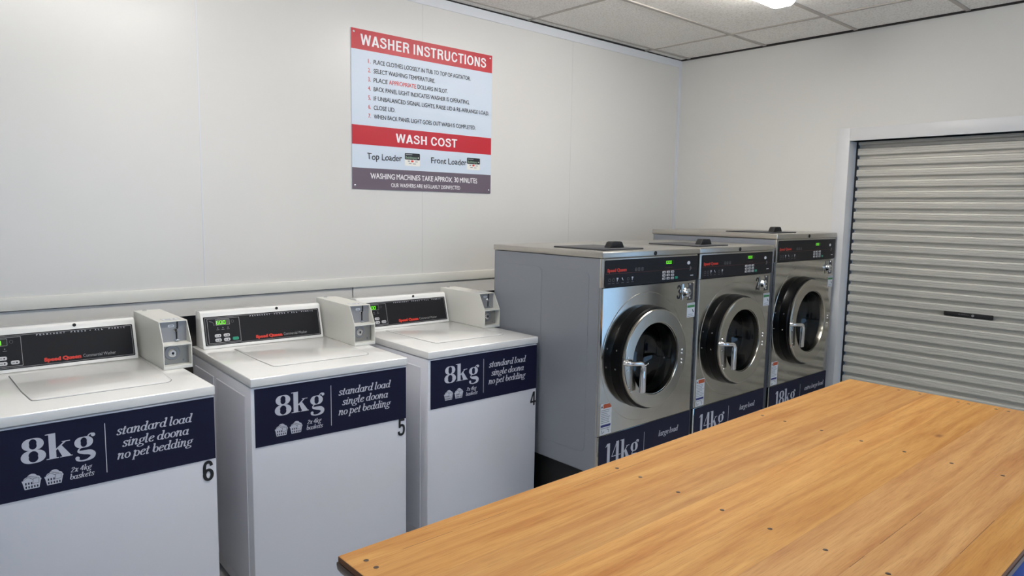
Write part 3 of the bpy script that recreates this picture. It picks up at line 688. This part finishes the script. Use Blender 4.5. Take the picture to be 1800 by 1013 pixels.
def front_loader(o, ang, label, W, D, zt, zl, zpan, zseam, zbase, cx, cz, k, kg, load, number, digits):
    """k scales the door; z values are heights above the floor"""
    t = thing('front_load_washer', label, 'washing machine', (o[0], o[1], -.0123), ang, 'stainless front loading washers')
    t.scale = (SF, SF, SF)
    Wb = W - .026
    M().box(.03, W - .03, .04, D - .02, .0123, zbase + .01, r=.004).build('plinth', slot_m, t)
    # cabinet: side, back and bottom sheets, pressed panels on the left
    m = M()
    for x in (.001, Wb - .003): m.box(x, x + .003, .004, D, zbase, zl)
    m.box(.001, Wb, D - .003, D, zbase, zl); m.box(.001, Wb, .004, D, zbase, zbase + .003)
    for a, b in ((.078, .362), (.392, .684)):
        if b < D: m.prism(rrect(a, b, zbase + .09, zl - .062, .03), .003, -.0012, 'x', r=.001, seg=1)
    m.build('cabinet', grey_m, t)
    M().box(Wb, W - .001, .03, D - .02, zbase, zl - .02).build('gap_shade_filler', slot_m, t)  # black block stands in for the shade between neighbouring machines
    # stainless fascia with a raised ring round the door
    m = M(); RE = .316 * k; zs = zpan
    plate_hole(m, .012, Wb - .004, zseam + .002, zs - .002, cx, cz, RE, 0)
    m.add([(.0, .014, zseam + .002), (.004, .002, zseam + .002), (.012, 0, zseam + .002), (.012, 0, zs - .002), (.004, .002, zs - .002), (.0, .014, zs - .002)], [(0, 1, 4, 5), (1, 2, 3, 4)])
    m.add([(Wb - .004, 0, zseam + .002), (Wb, .012, zseam + .002), (Wb, .012, zs - .002), (Wb - .004, 0, zs - .002)], [(0, 1, 2, 3)])
    m.lathe([(RE, 0), (RE - .0012, -.0016), (RE - .003, -.0024), (.20 * k, -.0024)], (cx, 0, cz), 'y', 96)
    m.build('front_panel', front_m, t, 12)
    m = M(); m.box(0, W - .0142, .001, .016, zpan, zl + .002, r=.004); m.build('console', steel_m, t)
    m = M(); m.box(0, Wb, .001, .014, zbase, zseam - .001, r=.002); m.build('kick_panel', front_m, t)
    # stainless top with soap hatch
    m = M().box(-.001, W, -.002, D + .012, zl + .002, zt, r=.006, seg=3); m.build('top_panel', steel_m, t, 20)
    M().lathe([(0, -.004), (.010, -.004), (.011, -.001), (.011, 0)], (W * .503, -.001, (zl + zt) / 2 + .001), 'y', 20).build('top_bolt', slot_m, t)
    m = M().box(.095, .395, .08, .41, zt, zt + .007, r=.003); h = m.build('dispenser_lid', hatch_m, t)
    m = M().prism([(.205, zt + .007), (.315, zt + .007), (.298, zt + .034), (.290, zt + .038), (.232, zt + .038), (.224, zt + .034)], .135, .175, 'y', r=.004); m.build('handle', slot_m, h)
    # control panel
    f = lambda q: on_front(.0012 + .0004 * q, 0); dz = zpan - 1.1914; R_ = W / .7597
    X = lambda x: .018 + (x - .018) * R_ if R_ < 1.03 else .018 + (x - .018) * 1.075
    m = M(); m.flat(poly(rrect(.017, W - .0155, zpan + .0015, zl - .006, .008)), f(0), 0)
    m.flat(sans('Speed Queen', .033, X(.170), 1.2635 + dz, .0138, .06), f(2), 1); m.flat(ribbon([(.02, 1.2545 + dz), (Wb - .006, 1.2535 + dz)], tab([.0014, .0009])), f(1), 2)
    for x in (.239, .262, .287):
        m.flat(merge(loop(rrect(X(x) - .008, X(x) + .008, 1.260 + dz, 1.276 + dz, .003), .0022), rect(X(x) - .005, X(x) + .005, 1.268 + dz, 1.2705 + dz), rect(X(x) - .005, X(x) + .005, 1.2635 + dz, 1.2655 + dz)), f(1), 3)
    for i, x in enumerate((.051, .078, .108, .144, .183, .216)):
        xx = X(x); z = 1.226 + dz
        if i in (2, 5): m.flat(merge(rect(xx - .008, xx + .004, z + .001, z + .009), rect(xx - .005, xx - .001, z - .008, z + .002)), f(1), 4)
        elif i == 3: m.flat(ribbon([(xx - .006, z + .008), (xx + .003, z - .005)], tab([.006, .003])), f(1), 4)
        else: m.flat(loop(rrect(xx - .008, xx + .008, z - .007, z + .007, .005), .002), f(1), 5)
        m.flat(rect(xx - .010, xx + .008, z - .017, z - .0145), f(1), 5)
    for x in (.47, .486, .502, .518): m.flat(rect(X(x), X(x) + .004, 1.263 + dz, 1.269 + dz), f(1), 2)
    m.flat(disc(X(.663), 1.283 + dz, .013, .009), f(1), 6); m.flat(ribbon(spline([(X(.676), 1.262 + dz), (X(.683), 1.255 + dz), (X(.673), 1.243 + dz)]), tab([.011, .012, .004])), f(1), 3); m.flat(rect(X(.681), X(.707), 1.2155 + dz, 1.2195 + dz), f(1), 6)
    m.build('control_panel', [black_m, red_m, dred_m, faint_m, whitep_m, faint_m, label_m], t)
    m = M(); m.flat(rect(X(.459), X(.540), 1.2815 + dz, 1.302 + dz), f(1), 0); m.flat(seven(digits, X(.464), 1.2845 + dz, .0105, .0148, .0137), f(2), 1); m.build('display', [lcd_m, led_m], t)
    for i in range(3):
        for j in range(3):
            x, z = X(.4555 + .0348 * j), 1.2438 + dz - .0158 * i
            m = M().box(x - .012, x + .012, -.005, -.001, z - .0058, z + .0058, r=.0015, mi=0); m.flat(rect(x - .006, x + .006, z - .0022, z + .0022), on_front(.0054, 0), 1); m.build('key', [key_m, hatch_m], t)
    M().box(X(.558) - .012, X(.558) + .012, -.005, -.001, 1.2065 + dz, 1.2185 + dz, r=.0015).build('start_key', green_m, t)
    # pay lock and stickers
    zr = zpan - 1.1914; xr = W - .7633
    x0 = .617 + xr
    m = M().box(x0, x0 + .056, -.003, 0, 1.094 + zr, 1.176 + zr, r=.001, mi=0); m.box(x0 + .056, x0 + .094, -.004, 0, 1.090 + zr, 1.178 + zr, r=.001, mi=1)
    pl = m.build('lock_plate', [ring_m, hatch_m], t)
    c = (x0 + .034, -.003, 1.131 + zr)
    m = M().lathe([(0, -.020), (.016, -.020), (.022, -.016), (.024, -.008), (.027, -.002), (.027, 0)], c, 'y', 36, 0); m.lathe([(0, -.021), (.005, -.021), (.006, -.018)], (c[0] + .006, c[1], c[2]), 'y', 14, 1)
    m.build('barrel', [chrome_m, slot_m], pl)
    for z in (1.172, 1.103): M().lathe([(0, -.0075), (.004, -.007), (.006, -.004)], (x0 + .066, 0, z + zr), 'y', 14).build('lock_screw', chrome_m, pl)
    g = lambda q: on_front(.0012 + .0004 * q, 0)
    m = M(); a, b, e, ff = .669 + xr, .7385 + xr, .998 + zr, 1.073 + zr
    m.flat(rect(a, b, e, ff), g(0), 0); m.flat(rect(a + .003, b - .003, ff - .024, ff - .011), g(1), 1); m.flat(merge(rect(a + .005, b - .006, ff - .007, ff - .004), rect(a + .006, b - .008, e + .004, e + .007), rect(a + .012, b - .014, e + .014, e + .0165)), g(1), 2)
    m.flat(ribbon([(b - .022, ff - .034), (b - .012, ff - .05)], tab([.004, .008])), g(1), 3); m.build('payment_sticker', [label_m, lgreen_m, text_m, num_m], t)
    m = M(); a, b, e, ff = .0165, .0955, zseam + .006, zseam + .155
    m.flat(rect(a, b, e, ff), g(0), 0); m.flat(rect(a + .02, b - .003, ff - .024, ff - .004), g(1), 1); m.flat(poly([(a + .004, ff - .02), (a + .016, ff - .02), (a + .010, ff - .008)]), g(1), 3); m.flat(rect(a + .004, b - .006, e + .036, e + .047), g(1), 2)
    m.flat(merge(*[rect(a + .004, b - random.uniform(.006, .03), ff - .034 - .0085 * i, ff - .031 - .0085 * i) for i in range(8)] + [rect(a + .004, b - .01, e + .028, e + .031)]), g(1), 4)
    m.flat(merge(ribbon([(a + .012, e + .022), (a + .014, e + .006), (a + .03, e + .014)], tab([.003, .003])), ribbon([(b - .03, e + .022), (b - .016, e + .018), (b - .02, e + .006)], tab([.003, .003]))), g(1), 3)
    m.build('warning_label', [label_m, orange_m, blue_m, num_m, text_m], t)
    if number:
        m = M(); m.flat(grot(number, .576, .606, 1.1 + zr, .0715), g(0)); m.build('number_sticker', num_m, t)
    # navy load sticker on the kick panel
    F = lambda q: on_front(.0014 + .0004 * q, .001); z = zseam
    m = M(); m.flat(rect(.013, Wb - .002, z - .185, z - .002), F(0), 0)
    if kg == '14': m.flat(fat('14kg', .063, z - .1455, .1, .250), F(1), 1)
    else: m.flat(fat('18kg', .092, z - .143, .1, .262), F(1), 1)
    lx = .349 if kg == '14' else .411
    m.flat(rect(lx, lx + .0025, z - .20 + .02, z - .043), F(1), 1)
    if kg == '14': m.flat(italic('large load', .468, .634, z - .0905, .0285), F(1), 1)
    else: m.flat(italic('extra large load', .475, .748, z - .0945, .0285), F(1), 1)
    m.build('load_sticker', [navy_m, whitep_m], t)
    # drum, collar and door
    R = .25 * k
    m = M().lathe([(.20 * k, .0), (.205 * k, .05), (.27 * k, .06), (.27 * k, D - .14), (.2 * k, D - .12), (0, D - .115)], (cx, 0, cz), 'y', 64)
    m.build('drum', drum_m, t)
    m = M().lathe([(R + .002, -.003), (R, -.010), (R - .002, -.050), (R - .008, -.058), (.19 * k, -.060), (.171 * k, -.046)], (cx, 0, cz), 'y', 96)
    m.lathe([(.171 * k, -.046), (.166 * k, .0), (.178 * k, .03), (.20 * k, .05)], (cx, 0, cz), 'y', 64, mi=1); co = m.build('door_collar', [rubber_m, slot_m], t)
    for a in (2.9, 3.25):
        p = Vector((cx + R * math.cos(a), -.030, cz + R * math.sin(a))); n = Vector((math.cos(a), 0, math.sin(a)))
        M().tube([p - n * .002, p + n * .003], .004, 8).build('collar_screw', chrome_m, co)
    q = .24 * k
    m = M().lathe([(q - .006, -.056), (q, -.060), (q, -.068), (q - .0025, -.0725), (q - .006, -.074), (.178 * k, -.0735), (.1755 * k, -.072), (.1745 * k, -.069), (.170 * k, -.042), (.167 * k, -.042), (.172 * k, -.066), (.2 * k, -.070), (.225 * k, -.064)], (cx, 0, cz), 'y', 128, close=True)
    d = m.build('door', ring_m, t, 14)
    m = M(); pr = [(.1685 * k, -.044), (.157 * k, -.018), (.140 * k, .030), (.115 * k, .060), (.07 * k, .078), (0, .084)]; m.lathe(pr, (cx, 0, cz), 'y', 64); m.build('glass', port_m, d)
    # lever handle from the left rim across and down
    hz = cz + .004
    P = spline([(cx - q + .0, -.072, hz + .004), (cx - q + .012, -.094, hz + .004), (cx - q + .05, -.102, hz), (cx - q + .085, -.104, hz - .004), (cx - q + .099, -.104, hz - .018), (cx - q + .101, -.103, hz - .04)], 6)
    m = M().tube(P, .011, 14); m.box(cx - q + .087, cx - q + .117, -.112, -.093, hz - .145, hz - .018, r=.005); m.build('handle', chrome_m, d)
    M().lathe([(0, -.014), (.011, -.014), (.016, -.008), (.017, 0)], (cx - q + .014, -.070, hz + .004), 'y', 20).build('handle_boss', chrome_m, d)
    for dx, dzz in ((.048, -.115), (.062, -.135), (.035, .03), (.035, -.03)): M().lathe([(0, -.003), (.0035, -.0025), (.0045, 0)], (cx - q + dx - .01, -.0745, cz + dzz), 'y', 10).build('door_screw', chrome_m, d)
    for dz_ in (.018, .002, -.031, -.047): M().lathe([(0, -.006), (.004, -.0055), (.006, -.002), (.006, 0)], (cx + .203 * k, -.0737, cz + dz_), 'y', 14).build('hinge_bolt', chrome_m, d)
    return t
front_loader((2.4186, -1.3468), A3, 'stainless front loading washer numbered 3 with its whole grey side in view', .7597, .755, 1.355, 1.3238, 1.1914, .4963, .312, .328, .840, 1.0, '14', 'large load', '3', '1000')
front_loader((2.4186 + .7698 * math.cos(A3), -1.3468 + .7698 * math.sin(A3)), A3, 'stainless front loading washer numbered 2 in the middle of the three', .7597, .755, 1.355, 1.3238, 1.1914, .4963, .312, .345, .840, 1.0, '14', 'large load', '2', '1000')
front_loader((4.0372, -1.3304), -.0041, 'tallest stainless front loading washer, 18kg, beside the roller shutter', .8057, .917, 1.4174, 1.3825, 1.2455, .4741, .312, .352, .862, 1.12, '18', 'extra large load', None, '1000')

# ------------------------------------------------------------------ folding table
def table():
    x0, x1, y0, y1, z = .632, 3.0125, -3.117, -2.2253, .85
    t = thing('folding_table', 'long orange timber plank table with dark edge on black legs', 'table', (x0, y1, 0)); L, Wd = x1 - x0, y1 - y0
    m = M().box(0, L, -Wd, 0, .836, z, r=.003, seg=2)
    for f in m.bm.faces:
        f.normal_update()
        if f.normal.z < .5: f.material_index = 1
    m.build('tabletop', [wood_m, mat('end_grain_brown', (112, 70, 38), .5)], t, 20)
    # timber end grain sides darker moulding
    m = M(); P = [(.0012, .8365), (.0016, .832), (.0005, .822), (-.004, .814), (-.010, .809), (-.013, .800), (-.04, .800), (-.04, .8365)]
    ring_ = lambda o, h: [(-o, o, h), (L + o, o, h), (L + o, -Wd - o, h), (-o, -Wd - o, h)]
    n = len(P); V = [v for o, h in P for v in ring_(o, h)]
    m.add(V, [(4 * i + k, 4 * i + (k + 1) % 4, 4 * ((i + 1) % n) + (k + 1) % 4, 4 * ((i + 1) % n) + k) for i in range(n) for k in range(4)])
    bmesh.ops.recalc_face_normals(m.bm, faces=m.bm.faces)
    m.build('edge_moulding', brown_m, t)
    m = M()
    for c, e in ((-.10, -.06), (-Wd + .06, -Wd + .10)): m.box(.06, L - .06, c, e, .715, .80, r=.003)
    for a in (.06, L - .10): m.box(a, a + .04, -Wd + .10, -.10, .715, .80, r=.003)
    m.build('apron', blk_steel_m, t)
    for a in (.022, L - .082):
        for c in (-.082, -Wd + .022): M().box(a, a + .06, c, c + .06, 0, .80, r=.004).build('leg', blk_steel_m, t)
    N = [(.666, -2.278), (.667, -2.314), (1.437, -2.271), (1.435, -2.351), (1.429, -2.473), (1.421, -2.601), (1.416, -2.723), (1.414, -2.847), (1.412, -2.97), (2.213, -2.268), (2.21, -2.35), (2.208, -2.475), (2.202, -2.601), (2.201, -2.724), (2.202, -2.847), (2.205, -2.968),
         (2.975, -2.434), (2.974, -2.511), (2.962, -2.645), (2.962, -2.68), (2.964, -2.766), (2.964, -2.804)]
    for x, y in N: M().lathe([(0, .0006), (.0045, .0006), (.0055, 0), (.0055, -.001)], (x - x0, y - y1, z), 'z', 14).build('nail', nail_m, t)
table()

def tub():
    t = thing('plastic_tub', 'blue plastic tub under the table at the bottom right corner', 'tub', (2.72, -2.80, 0))
    M().lathe([(0, 0), (.14, 0), (.15, .01), (.185, .455), (.195, .46), (.195, .475), (.185, .478), (.178, .47), (.145, .015), (0, .012)], (0, 0, 0), 'z', 48).build('body', tub_m, t)
    for s in (-1, 1): M().tube(spline([(s * .19, -.05, .455), (s * .215, -.04, .43), (s * .22, 0, .42), (s * .215, .04, .43), (s * .19, .05, .455)]), .007, 8).build('handle', tub_m, t)
tub()
